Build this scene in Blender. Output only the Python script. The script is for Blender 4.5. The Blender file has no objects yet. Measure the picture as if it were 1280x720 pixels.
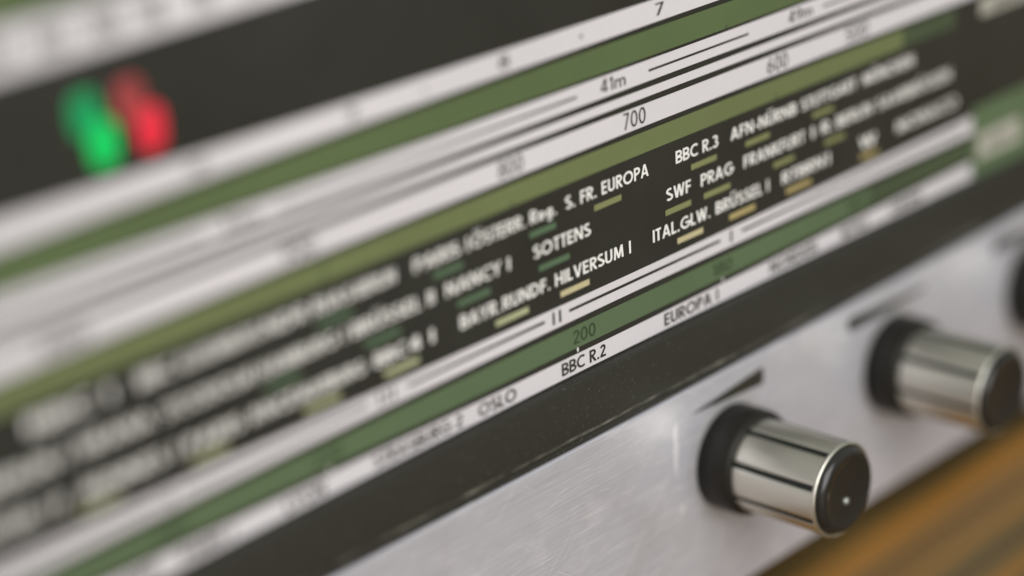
import bpy, bmesh, math, random
from mathutils import Matrix, Vector

# ------------------------------------------------------------------ scale
S = 0.19            # metres per panel unit
U0 = 1.2            # panel u at world x = 0
V0 = -0.912         # panel v at world z = 0 (table top)
def W(u, v, s=0.0):
    """panel coordinates (u right, v up, s out of the front) -> world metres"""
    return Vector(((u - U0) * S, -s * S, (v - V0) * S))

sc = bpy.context.scene
COL = sc.collection

# ------------------------------------------------------------------ camera
cam = bpy.data.cameras.new("camera")
camo = bpy.data.objects.new("camera", cam)
COL.objects.link(camo)
h = (0.67188825, -0.29754707, 0.67825653)
w = (-0.05253735, -0.9325952, -0.35707985)
n = (0.73878685, 0.20428396, -0.64223209)
cx_ = Vector((h[0], -n[0], w[0]))
cy_ = -Vector((h[1], -n[1], w[1]))
cz_ = -Vector((h[2], -n[2], w[2]))
M = Matrix((cx_, cy_, cz_)).transposed().to_4x4()
M.translation = W(0, 0, 1.0)
camo.matrix_world = M
cam.sensor_width = 36.0
cam.lens = 2854.93 / 1280 * 36
cam.clip_start = 0.005
cam.clip_end = 50
cam.dof.use_dof = True
cam.dof.focus_distance = 1.648 * S
cam.dof.aperture_fstop = 5.0
cam.dof.aperture_blades = 0
sc.camera = camo

# ------------------------------------------------------------------ world and lamps
world = bpy.data.worlds.new("World")
sc.world = world
world.use_nodes = True
bg = world.node_tree.nodes["Background"]
bg.inputs[0].default_value = (0.91, 1.0, 0.92, 1)
bg.inputs[1].default_value = 0.40

def area(name, loc, target, size, power, color, size_y=None):
    L = bpy.data.lights.new(name, 'AREA')
    L.energy = power
    L.color = color
    L.size = size
    if size_y:
        L.shape = 'RECTANGLE'
        L.size_y = size_y
    o = bpy.data.objects.new(name, L)
    COL.objects.link(o)
    o.location = loc
    d = Vector(target) - Vector(loc)
    o.rotation_euler = d.to_track_quat('-Z', 'Y').to_euler()
    return o
area("window_light", (-0.50, -1.15, 0.74), (0, 0, 0.05), 1.3, 22.5, (1.0, 0.975, 0.975))

sc.view_settings.view_transform = 'Standard'
sc.view_settings.look = 'None'
sc.view_settings.exposure = 0.0
sc.view_settings.gamma = 1.0

# ------------------------------------------------------------------ helpers
def empty(name, loc, label, cat):
    o = bpy.data.objects.new(name, None)
    COL.objects.link(o)
    o.location = loc
    o.empty_display_size = 0.02
    o["label"] = label
    o["category"] = cat
    return o

def obj(name, bm, mats, parent=None, smooth=False):
    """bm is in world coordinates; keep the parent's place out of it"""
    me = bpy.data.meshes.new(name)
    bm.normal_update()
    bm.to_mesh(me)
    bm.free()
    if not isinstance(mats, (list, tuple)):
        mats = [mats]
    for m in mats:
        me.materials.append(m)
    if smooth:
        for p in me.polygons:
            p.use_smooth = True
    o = bpy.data.objects.new(name, me)
    COL.objects.link(o)
    if parent:
        o.parent = parent
        off = Vector((0, 0, 0))
        q = parent
        while q:
            off += q.location
            q = q.parent
        me.transform(Matrix.Translation(-off))
    return o

def quad(bm, u0, v0, u1, v1, s):
    vs = [bm.verts.new(W(*p, s)) for p in ((u0, v0), (u1, v0), (u1, v1), (u0, v1))]
    return bm.faces.new(vs)

def box(bm, u0, v0, s0, u1, v1, s1, bev=0.0, seg=2):
    vs = [bm.verts.new(W(u, v, s)) for s in (s0, s1) for (u, v) in ((u0, v0), (u1, v0), (u1, v1), (u0, v1))]
    fs = [(0, 3, 2, 1), (4, 5, 6, 7), (0, 1, 5, 4), (1, 2, 6, 5), (2, 3, 7, 6), (3, 0, 4, 7)]
    faces = [bm.faces.new([vs[i] for i in f]) for f in fs]
    if bev:
        es = list({e for f in faces for e in f.edges})
        bmesh.ops.bevel(bm, geom=es, offset=bev * S, segments=seg, affect='EDGES', profile=0.5)

# ------------------------------------------------------------------ materials
def mat(name, base, rough=0.5, metal=0.0, spec=0.5, emit=None, estr=0.0, coat=0.0):
    m = bpy.data.materials.new(name)
    m.use_nodes = True
    b = m.node_tree.nodes["Principled BSDF"]
    b.inputs["Base Color"].default_value = (*base, 1)
    b.inputs["Roughness"].default_value = rough
    b.inputs["Metallic"].default_value = metal
    b.inputs["Specular IOR Level"].default_value = spec
    b.inputs["Coat Weight"].default_value = coat
    if emit:
        b.inputs["Emission Color"].default_value = (*emit, 1)
        b.inputs["Emission Strength"].default_value = estr
    return m, m.node_tree, b

def coords(nt, scale=(1, 1, 1), rot=(0, 0, 0)):
    tc = nt.nodes.new("ShaderNodeTexCoord")
    mp = nt.nodes.new("ShaderNodeMapping")
    mp.inputs["Scale"].default_value = scale
    mp.inputs["Rotation"].default_value = rot
    nt.links.new(tc.outputs["Object"], mp.inputs["Vector"])
    return mp.outputs["Vector"]

def noise(nt, vec, scale=1.0, detail=4.0, rough=0.5, dist=0.0):
    t = nt.nodes.new("ShaderNodeTexNoise")
    t.inputs["Scale"].default_value = scale
    t.inputs["Detail"].default_value = detail
    t.inputs["Roughness"].default_value = rough
    t.inputs["Distortion"].default_value = dist
    nt.links.new(vec, t.inputs["Vector"])
    return t.outputs["Fac"]

def ramp(nt, fac, stops):
    r = nt.nodes.new("ShaderNodeValToRGB")
    while len(r.color_ramp.elements) < len(stops):
        r.color_ramp.elements.new(0.5)
    for e, (p, c) in zip(r.color_ramp.elements, stops):
        e.position = p
        e.color = (*c, 1) if len(c) == 3 else c
    nt.links.new(fac, r.inputs[0])
    return r.outputs[0]

def math_(nt, op, a, b=None, c=None):
    m = nt.nodes.new("ShaderNodeMath")
    m.operation = op
    for i, x in enumerate((a, b, c)):
        if x is None:
            continue
        if isinstance(x, (int, float)):
            m.inputs[i].default_value = x
        else:
            nt.links.new(x, m.inputs[i])
    return m.outputs[0]

def mix(nt, fac, a, b, mode='MIX'):
    m = nt.nodes.new("ShaderNodeMix")
    m.data_type = 'RGBA'
    m.blend_type = mode
    for sock, x in ((m.inputs[0], fac), (m.inputs[6], a), (m.inputs[7], b)):
        if isinstance(x, (int, float)):
            sock.default_value = x
        elif isinstance(x, tuple):
            sock.default_value = (*x, 1)
        else:
            nt.links.new(x, sock)
    return m.outputs[2]

def paint(name, base, rough=0.45, var=0.08, spec=0.4):
    """printed ink: a little uneven"""
    m, nt, b = mat(name, base, rough, spec=spec)
    f = math_(nt, 'MULTIPLY_ADD', noise(nt, coords(nt, (1, 1, 2)), 38, 4), 0.75, math_(nt, 'MULTIPLY', noise(nt, coords(nt), 900, 2), 0.25))
    lo = tuple(c * (1 - var) for c in base)
    hi = tuple(min(1, c * (1 + var)) for c in base)
    nt.links.new(ramp(nt, f, [(0.3, lo), (0.7, hi)]), b.inputs["Base Color"])
    return m

WHITE = paint("white_ink", (0.68, 0.648, 0.667), 0.45, 0.04)
LETTER = paint("white_lettering", (0.88, 0.86, 0.82), 0.4, 0.03)
INK = paint("black_ink", (0.030, 0.029, 0.020), 0.5, 0.1)
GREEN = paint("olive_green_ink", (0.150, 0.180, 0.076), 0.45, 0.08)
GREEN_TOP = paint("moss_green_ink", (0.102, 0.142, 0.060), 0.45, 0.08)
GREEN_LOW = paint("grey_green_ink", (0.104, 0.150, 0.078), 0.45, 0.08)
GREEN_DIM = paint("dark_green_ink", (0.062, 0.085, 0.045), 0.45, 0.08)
GREENINK = paint("dark_green_number_ink", (0.035, 0.06, 0.028), 0.5, 0.1)
MK_GREEN = paint("marker_green_ink", (0.095, 0.155, 0.088), 0.45)
MK_OLIVE = paint("marker_olive_ink", (0.225, 0.235, 0.105), 0.45)
MK_PALE = paint("marker_pale_ink", (0.40, 0.42, 0.25), 0.45)
MK_CREAM = paint("marker_cream_ink", (0.52, 0.46, 0.27), 0.45)
MK_YELLOW = paint("marker_yellow_ink", (0.42, 0.34, 0.15), 0.45)
FIELD = paint("grey_cream_ink", (0.45, 0.43, 0.37), 0.45)

# glossy black dial glass with a trace of dust
BLACK, nt, b = mat("black_dial_glass", (0.032, 0.030, 0.026), 0.22, spec=0.35)
f = noise(nt, coords(nt), 60, 5)
nt.links.new(ramp(nt, f, [(0.3, (0.027, 0.0268, 0.0228)), (0.75, (0.036, 0.0365, 0.0315))]), b.inputs["Base Color"])
r_ = noise(nt, coords(nt), 25, 4)
nt.links.new(math_(nt, 'MULTIPLY_ADD', r_, 0.25, 0.15), b.inputs["Roughness"])

TRIM, nt, b = mat("black_trim_plastic", (0.030, 0.0295, 0.025), 0.5, spec=0.25)
f = noise(nt, coords(nt, (1, 1, 1)), 2600, 2)
dust = ramp(nt, f, [(0.655, (0, 0, 0)), (0.74, (1, 1, 1))])
tcz = nt.nodes.new("ShaderNodeTexCoord")
sx = nt.nodes.new("ShaderNodeSeparateXYZ")
nt.links.new(tcz.outputs["Object"], sx.inputs[0])
edge = math_(nt, 'MULTIPLY', math_(nt, 'GREATER_THAN', (-0.6838 - V0) * S, sx.outputs[2]), math_(nt, 'GREATER_THAN', sx.outputs[2], (-0.6872 - V0) * S))
wear = ramp(nt, noise(nt, coords(nt, (160, 1, 500)), 1.0, 5, 0.75), [(0.42, (0, 0, 0)), (0.75, (1, 1, 1))])
dirt = mix(nt, dust, (0.032, 0.031, 0.025), (0.10, 0.10, 0.085))
nt.links.new(mix(nt, math_(nt, 'MULTIPLY', edge, wear), dirt, (0.25, 0.245, 0.205)), b.inputs["Base Color"])

# brushed aluminium: fine lengthwise grain, worn patches and short scratches
ALU, nt, b = mat("brushed_aluminium", (0.6, 0.57, 0.6), 0.34, metal=0.28, spec=0.5)
g1 = noise(nt, coords(nt, (14, 30, 2400)), 1.0, 4, 0.6)
g2 = noise(nt, coords(nt, (60, 220, 6000)), 1.0, 3, 0.6)
blotch = noise(nt, coords(nt), 45, 4)
grain = math_(nt, 'MULTIPLY_ADD', g2, 0.5, math_(nt, 'MULTIPLY', g1, 0.5))
base = ramp(nt, grain, [(0.30, (0.455, 0.45, 0.49)), (0.70, (0.63, 0.62, 0.675))])
base = mix(nt, ramp(nt, blotch, [(0.35, (0, 0, 0)), (0.7, (0.35, 0.35, 0.35))]), base, (0.565, 0.56, 0.595))
scr = None
for (ang, sx, sz, lo, hi) in ((0.05, 85, 5600, 0.655, 0.76), (-0.07, 70, 5000, 0.67, 0.76), (0.13, 150, 6200, 0.68, 0.77), (0.0, 45, 7000, 0.62, 0.76), (-0.20, 120, 5600, 0.70, 0.78), (0.75, 60, 4600, 0.70, 0.75), (-0.62, 75, 5200, 0.695, 0.75), (0.38, 110, 5600, 0.69, 0.76)):
    tcv = coords(nt)
    rv = nt.nodes.new("ShaderNodeVectorRotate")
    rv.rotation_type = 'Y_AXIS'
    rv.inputs["Angle"].default_value = ang
    nt.links.new(tcv, rv.inputs["Vector"])
    mp = nt.nodes.new("ShaderNodeMapping")
    mp.inputs["Scale"].default_value = (sx, 10, sz)
    mp.inputs["Location"].default_value = (ang * 91, ang * 13, ang * 57)
    nt.links.new(rv.outputs[0], mp.inputs["Vector"])
    q = ramp(nt, noise(nt, mp.outputs[0], 1.0, 1.5, 0.5), [(lo, (0, 0, 0)), (hi, (1, 1, 1))])
    scr = q if scr is None else mix(nt, 1.0, scr, q, 'LIGHTEN')
# rubbed patches and a darker, yellowish ring round each knob
rub = ramp(nt, noise(nt, coords(nt, (1, 1, 1.6)), 130, 5, 0.6), [(0.52, (0, 0, 0)), (0.72, (0.5, 0.5, 0.5))])
base = mix(nt, rub, base, (0.74, 0.72, 0.76))
stain = ramp(nt, noise(nt, coords(nt, (0.7, 1, 1)), 70, 5, 0.6, 0.5), [(0.50, (0, 0, 0)), (0.70, (0.45, 0.45, 0.45))])
base = mix(nt, stain, base, (0.44, 0.425, 0.43))
tcp = nt.nodes.new("ShaderNodeTexCoord")
for ku in (1.2883, 1.5155, 1.7427):
    dv = nt.nodes.new("ShaderNodeVectorMath")
    dv.operation = 'DISTANCE'
    nt.links.new(tcp.outputs["Object"], dv.inputs[0])
    c_ = W(ku, -0.769, 0.004) - W(1.2, V0, -0.5)
    dv.inputs[1].default_value = c_
    dd = math_(nt, 'MULTIPLY_ADD', noise(nt, coords(nt), 260, 4), 0.0022, dv.outputs[1])
    ring = ramp(nt, dd, [((0.0422 * S + 0.0008), (0.55, 0.55, 0.55)), (0.0422 * S + 0.0032, (0, 0, 0))])
    base = mix(nt, ring, base, (0.33, 0.30, 0.21))
# two pale marks beside the near knob: light off the chrome painted in
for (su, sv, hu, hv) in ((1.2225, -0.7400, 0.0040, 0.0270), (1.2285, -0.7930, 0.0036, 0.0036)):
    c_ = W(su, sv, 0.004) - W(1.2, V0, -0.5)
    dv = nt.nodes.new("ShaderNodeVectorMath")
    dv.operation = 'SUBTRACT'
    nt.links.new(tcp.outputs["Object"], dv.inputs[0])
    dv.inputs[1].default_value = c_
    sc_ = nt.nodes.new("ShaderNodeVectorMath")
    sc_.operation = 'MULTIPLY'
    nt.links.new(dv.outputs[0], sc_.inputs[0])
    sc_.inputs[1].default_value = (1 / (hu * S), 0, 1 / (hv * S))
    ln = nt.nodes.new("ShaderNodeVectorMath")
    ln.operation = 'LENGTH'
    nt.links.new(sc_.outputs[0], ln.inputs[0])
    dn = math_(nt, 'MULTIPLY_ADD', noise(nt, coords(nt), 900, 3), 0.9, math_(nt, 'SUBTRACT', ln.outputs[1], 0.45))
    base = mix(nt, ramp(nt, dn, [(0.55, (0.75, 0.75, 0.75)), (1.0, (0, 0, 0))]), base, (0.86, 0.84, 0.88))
base = mix(nt, math_(nt, 'MULTIPLY', scr, 0.7), base, (0.90, 0.88, 0.90))
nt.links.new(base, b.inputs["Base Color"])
nt.links.new(math_(nt, 'MULTIPLY_ADD', grain, 0.16, 0.26), b.inputs["Roughness"])
bp = nt.nodes.new("ShaderNodeBump")
bp.inputs["Strength"].default_value = 0.4
bp.inputs["Distance"].default_value = 0.00002
nt.links.new(math_(nt, 'MULTIPLY_ADD', scr, -0.6, grain), bp.inputs["Height"])
nt.links.new(bp.outputs[0], b.inputs["Normal"])

CHROME, nt, b = mat("satin_chrome", (0.80, 0.775, 0.69), 0.36, metal=1.0)
f = noise(nt, coords(nt, (1, 0.15, 1)), 700, 4)
nt.links.new(math_(nt, 'MULTIPLY_ADD', f, 0.3, 0.27), b.inputs["Roughness"])
GLINT, *_ = mat('cap_glint_steel', (0.42, 0.43, 0.40), 0.42, metal=0.9)  # for the bump standing in for the cap's highlight
GROOVE, *_ = mat("groove_dark", (0.012, 0.016, 0.012), 0.6)
KBLACK, nt, b = mat("black_knob_plastic", (0.019, 0.017, 0.014), 0.45, spec=0.18)
f = noise(nt, coords(nt), 500, 4)
nt.links.new(math_(nt, 'MULTIPLY_ADD', f, 0.2, 0.32), b.inputs["Roughness"])
CAPB, nt, b = mat("black_cap_gloss", (0.020, 0.018, 0.016), 0.18, spec=0.5)
f = noise(nt, coords(nt), 420, 4)
nt.links.new(math_(nt, 'MULTIPLY_ADD', f, 0.16, 0.08), b.inputs["Roughness"])
RUBBER, *_ = mat("foot_rubber", (0.02, 0.02, 0.02), 0.8)

def lamp_mat(name, col, strength, base):
    m, nt, b = mat(name, base, 0.25, emit=col, estr=strength)
    return m
LG = lamp_mat("green_lamp_glow", (0.0, 0.56, 0.10), 1.0, (0.0, 0.12, 0.03))
LGD = lamp_mat("green_lamp_ghost", (0.004, 0.26, 0.075), 1.0, (0.0, 0.08, 0.03))  # weaker glow for the lamp's mirrored double image
LR = lamp_mat("red_lamp_glow", (0.74, 0.030, 0.050), 1.0, (0.15, 0.0, 0.01))
LRD = lamp_mat("red_lamp_ghost", (0.27, 0.045, 0.045), 1.0, (0.1, 0.01, 0.01))

def wood(name, dark, mid, light, orange, sx, sy, sz):
    m, nt, b = mat(name, mid, 0.45, spec=0.35)
    g = noise(nt, coords(nt, (sx, sy, sz)), 1.0, 5, 0.55, 0.6)
    g2 = noise(nt, coords(nt, (sx * 3, sy * 8, sz * 8)), 1.0, 4, 0.6)
    g3 = noise(nt, coords(nt, (sx * 0.8, sy * 0.5, sz * 0.5), ), 1.0, 2)
    c = ramp(nt, g, [(0.38, dark), (0.47, mid), (0.56, light), (0.66, orange)])
    c = mix(nt, math_(nt, 'MULTIPLY', g2, 0.35), c, dark)
    c = mix(nt, ramp(nt, g3, [(0.4, (0, 0, 0)), (0.7, (0.5, 0.5, 0.5))]), c, orange)
    nt.links.new(c, b.inputs["Base Color"])
    return m
TABLEWOOD = wood("table_wood", (0.065, 0.053, 0.026), (0.135, 0.092, 0.034), (0.215, 0.135, 0.045), (0.38, 0.17, 0.025), 2.5, 125, 125)
CASEWOOD = wood("cabinet_veneer", (0.06, 0.03, 0.012), (0.11, 0.055, 0.022), (0.15, 0.08, 0.03), (0.17, 0.085, 0.03), 5, 60, 60)

# ------------------------------------------------------------------ lettering (strokes on a cap height of 1)
def arc(cx, cy, rx, ry, a0, a1, k=14):
    return [(cx + rx * math.cos(math.radians(a0 + (a1 - a0) * i / k)), cy + ry * math.sin(math.radians(a0 + (a1 - a0) * i / k))) for i in range(k + 1)]

def glyphs(t):
    q = t / 2
    H = 1 - q
    G = {}
    def g(ch, width, *strokes):
        G[ch] = (width, strokes)
    g('A', .74, [(.09, 0), (.36, 1)], [(.65, 0), (.38, 1)], [(.17, .29), (.57, .29)])
    g('B', .58, [(q, 0), (q, 1)], [(q, H)] + arc(.30, .75 - q / 4, .20, .25 - q * .75, 90, -90) + [(q, .50)], [(q, .50)] + arc(.31, .25 + q / 4, .26 - q * .3, .25 - q * .75, 90, -90) + [(q, q)])
    g('C', .68, arc(.46, .5, .46 - q, .5 - q, 52, 308, 22))
    g('D', .70, [(q, 0), (q, 1)], [(q, H)] + arc(.24, .5, .44 - q, .5 - q, 90, -90, 18) + [(q, q)])
    g('E', .50, [(q, 0), (q, 1)], [(q, H), (.48, H)], [(q, .51), (.46, .51)], [(q, q), (.48, q)])
    g('F', .48, [(q, 0), (q, 1)], [(q, H), (.47, H)], [(q, .50), (.44, .50)])
    g('G', .84, arc(.46, .5, .46 - q, .5 - q, 50, 360, 24), [(.46, .47), (.92 - q, .47)])
    g('H', .66, [(q, 0), (q, 1)], [(.64 - q, 0), (.64 - q, 1)], [(q, .51), (.64 - q, .51)])
    g('I', .16, [(.08, 0), (.08, 1)])
    g('J', .36, [(.30, 1), (.30, .25)] + arc(.14, .22, .16, .22 - q, 0, -100, 8))
    g('K', .60, [(q, 0), (q, 1)], [(.54, 1), (q + .06, .50)], [(q + .06, .54), (.58, 0)])
    g('L', .44, [(q, 0), (q, 1)], [(q, q), (.44, q)])
    g('M', .86, [(.09, 0), (.15, 1)], [(.17, 1), (.43, .05)], [(.69, 1), (.43, .05)], [(.77, 0), (.71, 1)])
    g('N', .72, [(q, 0), (q, 1)], [(q + .02, 1), (.68 - q, 0)], [(.70 - q, 0), (.70 - q, 1)])
    g('O', .92, arc(.46, .5, .46 - q, .5 - q, 0, 360, 30))
    g('P', .54, [(q, 0), (q, 1)], [(q, H)] + arc(.28, .71, .24 - q * .4, .29 - q, 90, -90) + [(q, .42)])
    g('R', .58, [(q, 0), (q, 1)], [(q, H)] + arc(.28, .72, .24 - q * .4, .28 - q, 90, -90) + [(q, .44)], [(.26, .44), (.52, 0)])
    g('S', .54, arc(.27, .745, .22 - q * .2, .255 - q, 40, 250, 14) + arc(.26, .27, .25 - q * .2, .27 - q, 68, -145, 14))
    g('T', .48, [(.24, 0), (.24, 1)], [(0, H), (.48, H)])
    g('U', .64, [(q, 1), (q, .30)] + arc(.31, .30, .31 - q, .30 - q, 180, 360, 14) + [(.62 - q, 1)])
    g('V', .68, [(.08, 1), (.33, 0)], [(.60, 1), (.35, 0)])
    g('W', .98, [(.08, 1), (.27, 0)], [(.48, 1), (.29, 0)], [(.50, 1), (.69, 0)], [(.90, 1), (.71, 0)])
    g('X', .62, [(.06, 0), (.56, 1)], [(.06, 1), (.56, 0)])
    g('Y', .62, [(.04, 1), (.31, .48), (.58, 1)], [(.31, .50), (.31, 0)])
    g('Z', .56, [(.05, H), (.50, H)], [(.44, H), (.10, q)], [(.04, q), (.52, q)])
    for a, bb in (('Ö', 'O'), ('Ü', 'U')):
        wd, st = G[bb]
        c = .46 if bb == 'O' else .31
        G[a] = (wd, tuple(st) + ([(c - .16, 1.13), (c - .16, 1.13 + t)], [(c + .16, 1.13), (c + .16, 1.13 + t)]))
    g('e', .54, [(.03, .33), (.48, .33)] , arc(.26, .33, .26 - q, .33 - q, 0, 310, 18))
    g('g', .56, arc(.25, .33, .25 - q, .33 - q, 0, 360, 18), [(.52 - q, .66), (.52 - q, -.12)] + arc(.26, -.10, .26 - q, .2 - q, 0, -140, 8))
    g('m', .86, [(q, 0), (q, .66)], [(q, .40)] + arc(.26, .43, .18, .23 - q, 180, 0, 8) + [(.44, 0)], [(.44, .40)] + arc(.62, .43, .18, .23 - q, 180, 0, 8) + [(.80, 0)])
    g('k', .46, [(q, 0), (q, 1)], [(.42, .64), (q + .04, .30)], [(q + .06, .34), (.44, 0)])
    g('z', .42, [(.04, .64 - q), (.36, .64 - q), (.05, q), (.40, q)])
    g('.', .20, [(.02, q), (.02 + t, q)])
    g('-', .32, [(.02, .40), (.28, .40)])
    g(' ', .30)
    g('0', .58, arc(.28, .5, .28 - q, .5 - q, 0, 360, 24))
    g('1', .34, [(.22, 0), (.22, 1)], [(.22, .93), (.04, .80)])
    g('2', .54, arc(.26, .72, .25 - q, .28 - q, 170, -35, 12) + [(.06, q)], [(.02, q), (.52, q)])
    g('3', .52, arc(.24, .74, .22 - q * .4, .26 - q, 150, -80, 12), arc(.24, .27, .26 - q * .4, .27 - q, 85, -150, 12))
    g('4', .58, [(.40, 0), (.40, 1)], [(.36, 1), (.06, .25)], [(.02, .25), (.56, .25)])
    g('5', .52, [(.46, H), (.14, H), (.08, .56)] + arc(.23, .32, .27 - q, .32 - q, 110, -140, 12))
    g('6', .56, arc(.27, .30, .27 - q, .30 - q, 0, 360, 18), [(.36, 1), (.10, .50), (.05, .34)])
    g('7', .52, [(.02, H), (.48, H)], [(.43, H), (.14, 0)])
    g('8', .54, arc(.26, .74, .21 - q * .4, .26 - q * .8, 0, 360, 18), arc(.26, .27, .26 - q * .5, .27 - q, 0, 360, 18))
    g('9', .56, arc(.27, .70, .27 - q, .30 - q, 0, 360, 18), [(.20, 0), (.44, .50), (.49, .66)])
    return G

def ribbon(bm, pts, t, fx, s):
    """flat stroke of thickness t with mitred bends; fx maps glyph space to (u, v)"""
    n_ = len(pts)
    if n_ == 2 and abs(pts[1][1] - pts[0][1]) > 0.2:
        (xa, ya), (xb, yb) = pts          # upright or slanted stem: ends cut level
        hw = t / 2 * math.hypot(xb - xa, yb - ya) / abs(yb - ya)
        vs = [bm.verts.new(W(*fx(Vector(p)), s)) for p in ((xa - hw, ya), (xa + hw, ya), (xb + hw, yb), (xb - hw, yb))]
        if yb < ya:
            vs.reverse()
        bm.faces.new(vs)
        return
    closed = n_ > 3 and abs(pts[0][0] - pts[-1][0]) < 1e-6 and abs(pts[0][1] - pts[-1][1]) < 1e-6
    if closed:
        pts = pts[:-1]
        n_ -= 1
    P = [Vector(p) for p in pts]
    L, R = [], []
    for i in range(n_):
        a = P[i - 1] if (i > 0 or closed) else None
        c = P[(i + 1) % n_] if (i < n_ - 1 or closed) else None
        d1 = (P[i] - a).normalized() if a is not None else None
        d2 = (c - P[i]).normalized() if c is not None else None
        if d1 is None: d1 = d2
        if d2 is None: d2 = d1
        nn = Vector((-d1.y, d1.x)) + Vector((-d2.y, d2.x))
        if nn.length < 1e-6: nn = Vector((-d1.y, d1.x))
        nn.normalize()
        k = 1 / max(0.5, nn.dot(Vector((-d1.y, d1.x))))
        o = nn * (t / 2 * min(k, 1.7))
        L.append(bm.verts.new(W(*fx(P[i] + o), s)))
        R.append(bm.verts.new(W(*fx(P[i] - o), s)))
    m = n_ if closed else n_ - 1
    for i in range(m):
        j = (i + 1) % n_
        try:
            bm.faces.new((L[i], R[i], R[j], L[j]))
        except ValueError:
            pass

def lettering(name, text, u0, u1, v, cap, material, parent, t=0.16, s=0.0006, gap=0.09):
    G = glyphs(t)
    tot = sum(G[c][0] for c in text) + gap * (len(text) - 1)
    kx = (u1 - u0) / tot
    bm = bmesh.new()
    x = 0.0
    j = 0
    for c in text:
        wd, strokes = G[c]
        for st in strokes:
            ss = s + 0.00002 * (j % 5)
            j += 1
            ribbon(bm, st, t, lambda p, x=x: (u0 + (x + p.x) * kx, v + p.y * cap), ss)
        x += wd + gap
    return obj(name, bm, material, parent)

# ------------------------------------------------------------------ table
tbl = bmesh.new()
box(tbl, -2.2, V0 - 0.14, -2.6, 5.2, V0, 2.4, 0.012, 3)
table = obj("wooden_table", tbl, TABLEWOOD)
table["label"] = "brown wooden table with long orange grain streaks under the radio"
table["category"] = "table"

# ------------------------------------------------------------------ radio
radio = empty("radio", W(1.2, V0, -0.5), "vintage radio with black station dial, brushed aluminium control panel and chrome knobs", "radio")
UL, UR = 0.18, 2.16      # ends of the front
bm = bmesh.new()
box(bm, UL - 0.05, -0.893, -1.05, UR + 0.05, -0.06, -0.03, 0.012, 3)
obj("cabinet", bm, CASEWOOD, radio)
for fu in (UL + 0.12, UR - 0.12):
    for fs in (-0.14, -0.92):
        bm = bmesh.new()
        bmesh.ops.create_cone(bm, cap_ends=True, segments=24, radius1=0.035 * S, radius2=0.04 * S, depth=0.0125 * S,
                              matrix=Matrix.Translation(W(fu, V0 + 0.00625, fs)))
        obj("foot", bm, RUBBER, radio)

# dial glass
bm = bmesh.new()
box(bm, UL, -0.650, -0.035, UR, -0.10, 0.0, 0.003, 2)
dial = obj("tuning_dial", bm, BLACK, radio)
s1, s2 = 0.0003, 0.0006

def strip(name, u0, u1, vtop, vbot, m, s=s1, parent=dial):
    bm = bmesh.new()
    quad(bm, u0, vbot, u1, vtop, s)
    return obj(name, bm, m, parent)

UE = 1.643
# printed scale strips, top to bottom
strip("scale_band", 0.30, UE, -0.186, -0.205, WHITE)
strip("scale_band", 0.30, UE, -0.2625, -0.2835, GREEN_TOP)
strip("scale_strip", 0.30, UE, -0.2865, -0.3150, WHITE)
strip("scale_strip", 0.30, UE, -0.3895, -0.4062, WHITE)
strip("scale_band", 0.30, UE, -0.4100, -0.4293, GREEN_TOP)
strip("scale_strip", 0.30, UE, -0.4315, -0.4470, WHITE)
strip("scale_strip", 0.30, UE, -0.4515, -0.4580, WHITE)
strip("scale_strip", 0.30, UE, -0.4625, -0.4788, WHITE)
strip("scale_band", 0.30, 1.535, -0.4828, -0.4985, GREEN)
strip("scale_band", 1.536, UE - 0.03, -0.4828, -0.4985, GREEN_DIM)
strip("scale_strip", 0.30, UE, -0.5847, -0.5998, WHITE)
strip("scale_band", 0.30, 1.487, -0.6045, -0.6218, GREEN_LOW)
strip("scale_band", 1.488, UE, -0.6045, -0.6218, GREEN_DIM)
strip("scale_strip", 0.30, UE, -0.6262, -0.6408, WHITE)
# unit fields at the right end
strip("unit_field", UE + 0.001, 1.95, -0.578, -0.6424, GREEN_LOW)
strip("unit_field", 1.653, 1.722, -0.6045, -0.6265, FIELD, 0.0005)
strip("unit_field", 1.653, 1.95, -0.483, -0.499, FIELD)
lettering("unit_lettering", "kHz", 1.668, 1.706, -0.620, 0.0095, INK, dial, 0.13, 0.0008)
lettering("unit_lettering", "kHz", 1.672, 1.710, -0.4955, 0.0095, INK, dial, 0.13)

# thin band lines with gaps for the band names
def line(u0, u1, v, th=0.0017, m=INK):
    bm = bmesh.new()
    quad(bm, u0, v - th / 2, u1, v + th / 2, s2)
    return obj("band_line", bm, m, dial)
for a, b_ in ((0.32, 0.795), (0.853, 1.1306), (1.2088, 1.3265), (1.422, 1.62)):
    line(a, b_, -0.4394)
for a, b_ in ((0.32, 0.738), (0.758, 0.914), (0.951, 1.0868), (1.1128, 1.287), (1.314, 1.625)):
    line(a, b_, -0.5912, 0.0022)
CAPH = 0.0096
for tx, a, b_ in (("31m", 0.809, 0.840), ("41m", 1.1561, 1.183), ("49m", 1.377, 1.408)):
    lettering("band_name", tx, a, b_, -0.4435, 0.0098, INK, dial, 0.12)
for tx, a, b_ in (("IV", 0.742, 0.754), ("III", 0.9235, 0.9395), ("II", 1.0945, 1.1045), ("I", 1.2990, 1.3025)):
    lettering("band_name", tx, a, b_, -0.5965, 0.0095, INK, dial, 0.11, gap=0.18)

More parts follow.
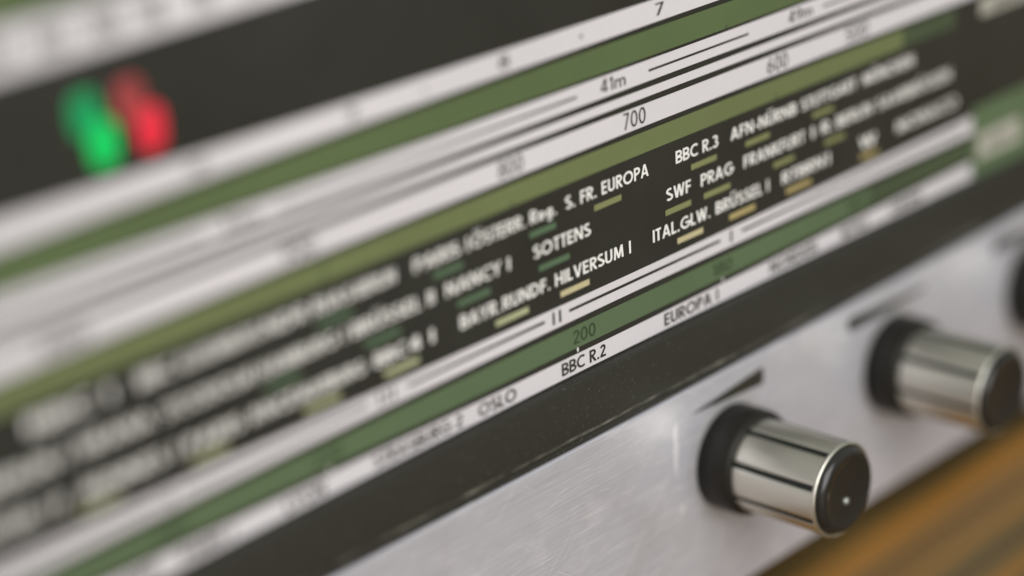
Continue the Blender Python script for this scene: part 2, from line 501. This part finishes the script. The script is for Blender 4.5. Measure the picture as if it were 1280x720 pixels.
# frequency numbers
for tx, a, b_ in (("10", 0.790, 0.803), ("9", 0.917, 0.926), ("8", 1.0555, 1.0652), ("7", 1.2180, 1.2284)):
    lettering("frequency_number", tx, a, b_, -0.4020, 0.0090, INK, dial, 0.13)
for a in (0.985, 1.1379, 1.305):
    bm = bmesh.new()
    vs = [bm.verts.new(W(a + 0.0014 * math.cos(k * math.pi / 6), -0.3982 + 0.0014 * math.sin(k * math.pi / 6), s2)) for k in range(12)]
    bm.faces.new(vs)
    obj("scale_dot", bm, INK, dial)
for tx, a, b_ in (("1000", 0.672, 0.706), ("900", 0.854, 0.8815), ("800", 1.0490, 1.0735), ("700", 1.1790, 1.2040), ("600", 1.3490, 1.3755), ("500", 1.4530, 1.4840)):
    lettering("frequency_number", tx, a, b_, -0.4762, 0.0122, INK, dial, 0.115)
for tx, a, b_ in (("240", 0.735, 0.760), ("220", 0.864, 0.889), ("200", 1.1157, 1.1402), ("180", 1.2770, 1.3016), ("160", 1.455, 1.480)):
    lettering("frequency_number", tx, a, b_, -0.6183, 0.0103, GREENINK, dial, 0.115)
x0 = 0.60
for k, tx in enumerate(("104", "102", "100", "98", "96", "94", "92", "90", "88", "87")):
    a = 0.6575 + 0.0370 * k
    lettering("frequency_number", tx, a, a + 0.0075 * len(tx), -0.3075, 0.0140, INK, dial, 0.17)
# short scale ticks
for a, vv, vt, m in ((1.1199, -0.6247, -0.6217, LETTER), (0.877, -0.6247, -0.6217, LETTER), (1.289, -0.6247, -0.6217, LETTER),
                     (0.8874, -0.4985, -0.4828, GREEN_DIM), (1.30, -0.4293, -0.4262, GREEN_DIM), (1.06, -0.4985, -0.4945, GREEN_DIM), (1.36, -0.4985, -0.4945, GREEN_DIM)):
    bm = bmesh.new()
    quad(bm, a - 0.0008, vv, a + 0.0008, vt, s2)
    obj("scale_tick", bm, m, dial)

# station names
R1 = [('BBC I', 0.6572, 0.7176), ('BBC I', 0.7358, 0.7695), ('LUXEMBURG', 0.7708, 0.8316), ('NDR', 0.8342, 0.8694), ('RIAS', 0.8749, 0.9102), ('BERLIN', 0.913, 0.9474), ('PARIS I', 0.9643, 1.0165), ('ÖSTERR.', 1.0194, 1.0722), ('Reg.', 1.0771, 1.1044), ('S. FR. EUROPA', 1.114, 1.2049), ('BBC R.3', 1.2363, 1.2866), ('AFN-NÜRNB', 1.3021, 1.3856), ('STUTTGART', 1.3925, 1.4665), ('MÜNCHEN', 1.4766, 1.5496)]
R2 = [('BERLIN I', 0.6213, 0.6816), ('TIRANA', 0.6879, 0.7429), ('STOCKHOLM', 0.7514, 0.8212), ('HAMBURG I', 0.8258, 0.9003), ('BRÜSSEL II', 0.906, 0.9805), ('NANCY I', 0.9919, 1.0548), ('SOTTENS', 1.079, 1.1389), ('SWF', 1.2244, 1.2532), ('PRAG', 1.2651, 1.3043), ('FRANKFURT', 1.3178, 1.3964), ('I', 1.4061, 1.4093), ('R.', 1.4191, 1.4354), ('BERLIN', 1.4398, 1.4893), ('SAARBRÜCKEN', 1.4973, 1.6062)]
R3 = [('BRÜSSEL I', 0.6064, 0.6646), ('I', 0.6702, 0.6736), ('RENNES I', 0.689, 0.7587), ('PARIS II', 0.7656, 0.8238), ('NCE', 0.8271, 0.8545), ('MARBURG', 0.8566, 0.9145), ('BBC', 0.9231, 0.9525), ('4', 0.9554, 0.9659), ('I', 0.975, 0.9782), ('BAYR.', 1.0034, 1.0429), ('RUNDF.', 1.0454, 1.094), ('HILVERSUM I', 1.0995, 1.1822), ('ITAL.GLW.', 1.2074, 1.2753), ('BRÜSSEL I', 1.2822, 1.3487), ('RTBRN', 1.3664, 1.4221), ('I', 1.4265, 1.4298), ('W', 1.4723, 1.4952), ('MONACO', 1.5255, 1.617)]
R4 = [('LAHTI', 0.7053, 0.7326), ('PARIS I', 0.7532, 0.7942), ('LYON', 0.8376, 0.8722), ('STRASBURG 2', 0.916, 0.9997), ('OSLO', 1.0156, 1.0538), ('BBC R.2', 1.102, 1.1504), ('EUROPA I', 1.2177, 1.2828), ('NORDEN', 1.3494, 1.4117), ('MOTALA', 1.4463, 1.4841), ('ORAN', 1.5169, 1.5628)]
for row, v in ((R1, -0.5165), (R2, -0.5422), (R3, -0.5690)):
    for tx, a, b_ in row:
        lettering("station_name", tx, a, b_, v, CAPH, LETTER, dial, 0.165)
for tx, a, b_ in R4:
    lettering("station_name", tx, a, b_, -0.6380, 0.0096, INK, dial, 0.168)

# station markers under the names
def marker(u0, u1, v, m):
    bm = bmesh.new()
    quad(bm, u0, v - 0.0045, u1, v, s2)
    obj("station_marker", bm, m, dial)
for a, b_ in [(0.8767, 0.9079), (0.9814, 1.0096), (1.0757, 1.103), (1.1439, 1.1738), (1.2539, 1.2847), (1.3203, 1.3507), (1.4073, 1.4355)]:
    marker(a, b_, -0.5218, MK_GREEN if a < 1.11 else MK_OLIVE)
for a, b_ in [(0.8301, 0.8601), (0.9158, 0.9484), (1.002, 1.0341), (1.0836, 1.1156), (1.2226, 1.2529), (1.2682, 1.3006), (1.3553, 1.3825), (1.4233, 1.4509)]:
    marker(a, b_, -0.5484, MK_GREEN if a < 1.2 else MK_OLIVE)
for a, b_ in [(0.6849, 0.7141), (0.7689, 0.7974), (0.8604, 0.8916), (0.9311, 0.9629), (1.0375, 1.0709), (1.1044, 1.1355), (1.2356, 1.2663), (1.2988, 1.3311), (1.3716, 1.4047), (1.4734, 1.4976)]:
    marker(a, b_, -0.5741, MK_PALE if a < 1.08 else (MK_CREAM if a < 1.28 else MK_YELLOW))

# black trim rail between dial and panel
bm = bmesh.new()
box(bm, UL, -0.6875, -0.030, UR, -0.6425, 0.0075, 0.0022, 4)
obj("trim_rail", bm, TRIM, radio, True)

bm = bmesh.new()
box(bm, UL, -0.6972, -0.030, UR, -0.6860, 0.0012)
obj("rail_gap", bm, TRIM, radio)
# aluminium control panel
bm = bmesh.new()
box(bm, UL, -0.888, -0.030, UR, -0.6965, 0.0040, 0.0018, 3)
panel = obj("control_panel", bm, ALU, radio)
def wedge(pts):
    bm = bmesh.new()
    bm.faces.new([bm.verts.new(W(u, v, 0.0043)) for u, v in pts])
    obj("level_mark", bm, INK, panel)
def mark(ku, pts):
    wedge([(ku + a, b_) for a, b_ in pts])
mark(1.2883, [(-0.0476, -0.7180), (0.0420, -0.7242), (0.0445, -0.7238), (0.0455, -0.7222), (0.0455, -0.7118), (0.0445, -0.7102), (0.0420, -0.7098)])
for ku in (1.5155, 1.7427):
    c, r = -0.0600, 0.0062
    tail = [(0.050, -0.7160), (0.050, -0.7182)]
    head = [(c + r * math.cos(math.radians(a)), -0.7150 + r * math.sin(math.radians(a))) for a in range(80, 281, 20)]
    mark(ku, head + [tail[1], tail[0]])

# ------------------------------------------------------------------ knobs
KV = -0.7690
def lathe(bm, prof, ku, kv, seg=96, mi=0):
    """prof: list of (radius, s)"""
    rings = []
    for r, s in prof:
        if r < 1e-6:
            rings.append([bm.verts.new(W(ku, kv, s))])
        else:
            rings.append([bm.verts.new(W(ku + r * math.cos(2 * math.pi * i / seg), kv + r * math.sin(2 * math.pi * i / seg), s)) for i in range(seg)])
    for A, B in zip(rings, rings[1:]):
        for i in range(seg):
            j = (i + 1) % seg
            if len(A) == 1 and len(B) == 1: continue
            if len(A) == 1: fcs = (A[0], B[j], B[i])
            elif len(B) == 1: fcs = (A[i], A[j], B[0])
            else: fcs = (A[i], A[j], B[j], B[i])
            bm.faces.new(fcs).material_index = mi

def knob(ku, turn, glint_pip):
    KR, L0, L1 = 0.0366, 0.034, 0.1105
    bm = bmesh.new()
    # fluted sleeve: dark slots let into a polished tube, joined to a plain end ring
    prof = []
    N = 8
    half = 3.6
    for k in range(N):
        a = turn + k * 45
        prof += [(a - half, KR, 0), (a - half * 0.8, KR - 0.0014, 1), (a + half * 0.8, KR - 0.0014, 1), (a + half, KR, 0)]
        for q in range(1, 9):
            prof.append((a + half + (45 - 2 * half) * q / 9, KR, 0))
    rows = []
    for s in (L0, L1 - 0.0030):
        rows.append([bm.verts.new(W(ku + r * math.cos(math.radians(a)), KV + r * math.sin(math.radians(a)), s)) for a, r, _ in prof])
    m = len(prof)
    for i in range(m):
        j = (i + 1) % m
        f_ = bm.faces.new((rows[0][i], rows[0][j], rows[1][j], rows[1][i]))
        deep = prof[i][2] + prof[j][2] >= 1
        f_.material_index = 1 if deep else 0
        f_.smooth = not deep
    nb = len(bm.faces)
    lathe(bm, [(KR - 0.0016, L1 - 0.0032), (KR + 0.0003, L1 - 0.0030), (KR + 0.0008, L1 - 0.0016), (KR + 0.0003, L1 - 0.0003), (KR - 0.0007, L1), (KR - 0.0016, L1 - 0.0004), (KR - 0.0018, L1 - 0.0035)], ku, KV)
    bm.faces.ensure_lookup_table()
    for f_ in bm.faces[nb:]:
        f_.smooth = True
    kn = obj("control_knob", bm, [CHROME, GROOVE], panel_parent)
    bm = bmesh.new()
    CR = 0.0422
    lathe(bm, [(0.001, 0.0043), (CR, 0.0043), (CR, 0.0280), (CR - 0.0006, 0.0310), (CR - 0.0022, 0.0330), (CR - 0.0045, 0.0337), (0.030, 0.0337), (0.001, 0.0337)], ku, KV)
    obj("collar", bm, KBLACK, kn, True)
    bm = bmesh.new()
    c0 = KR - 0.0019
    lathe(bm, [(c0, L1 - 0.0036), (c0, L1 - 0.0006), (c0 - 0.0007, L1 + 0.0018), (c0 - 0.0020, L1 + 0.0036), (c0 - 0.0040, L1 + 0.0050), (c0 - 0.0062, L1 + 0.0054), (c0 - 0.0082, L1 + 0.0050), (c0 - 0.0105, L1 + 0.0040), (0.019, L1 + 0.0032), (0.010, L1 + 0.0024), (0, L1 + 0.0022)], ku, KV)
    obj("cap", bm, CAPB, kn, True)
    if glint_pip:
        bm = bmesh.new()
        lathe(bm, [(0.0034 * math.cos(math.radians(a)), L1 + 0.0020 + 0.0030 * math.sin(math.radians(a))) for a in range(-10, 90, 10)] + [(0, L1 + 0.0050)], ku + 0.0010, KV - 0.0090, 32)
        obj("glint_pip", bm, GLINT, kn, True)  # added bump in place of a light reflection on the near cap
    return kn
panel_parent = radio
for ku, turn, glint_pip in ((1.2883, 23.75, True), (1.5155, 8.0, False), (1.7427, 30.0, False)):
    knob(ku, turn, glint_pip)

# ------------------------------------------------------------------ red and green indicator lamps behind the window
def pill(bm, cu, cv, wu, hv, s0, s1_):
    """upright rounded lens, domed towards the front"""
    seg = 28
    def ring(k, s):
        out = []
        for i in range(seg):
            a = 2 * math.pi * i / seg
            x = math.copysign(abs(math.cos(a)) ** 0.6, math.cos(a))
            y = math.copysign(abs(math.sin(a)) ** 0.6, math.sin(a))
            out.append(bm.verts.new(W(cu + wu / 2 * k * x, cv + hv / 2 * k * y, s)))
        return out
    rings = [ring(k, s) for k, s in ((1, s0), (1, s1_ * 0.6), (0.9, s1_ * 0.85), (0.65, s1_), (0.3, s1_ * 1.05))]
    for A, B in zip(rings, rings[1:]):
        for i in range(seg):
            j = (i + 1) % seg
            bm.faces.new((A[i], A[j], B[j], B[i]))
    bm.faces.new(rings[-1])
def lamp(cu, cv, m_lit, m_dim, du):
    bm = bmesh.new()
    pill(bm, cu, cv, 0.0180, 0.027, -0.002, 0.003)
    o = obj("indicator_lamp", bm, m_lit, radio, True)
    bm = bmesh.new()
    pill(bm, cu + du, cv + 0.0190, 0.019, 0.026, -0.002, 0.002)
    obj("lamp_ghost", bm, m_dim, o, True)  # added glowing shape for the lamp's reflected double image, not a real part
    return o
g_ = lamp(0.7320, -0.3665, LG, LGD, -0.0095)
g_["label"] = "glowing green indicator lamp"
r__ = lamp(0.7660, -0.3662, LR, LRD, -0.0125)
r__["label"] = "glowing red indicator lamp"
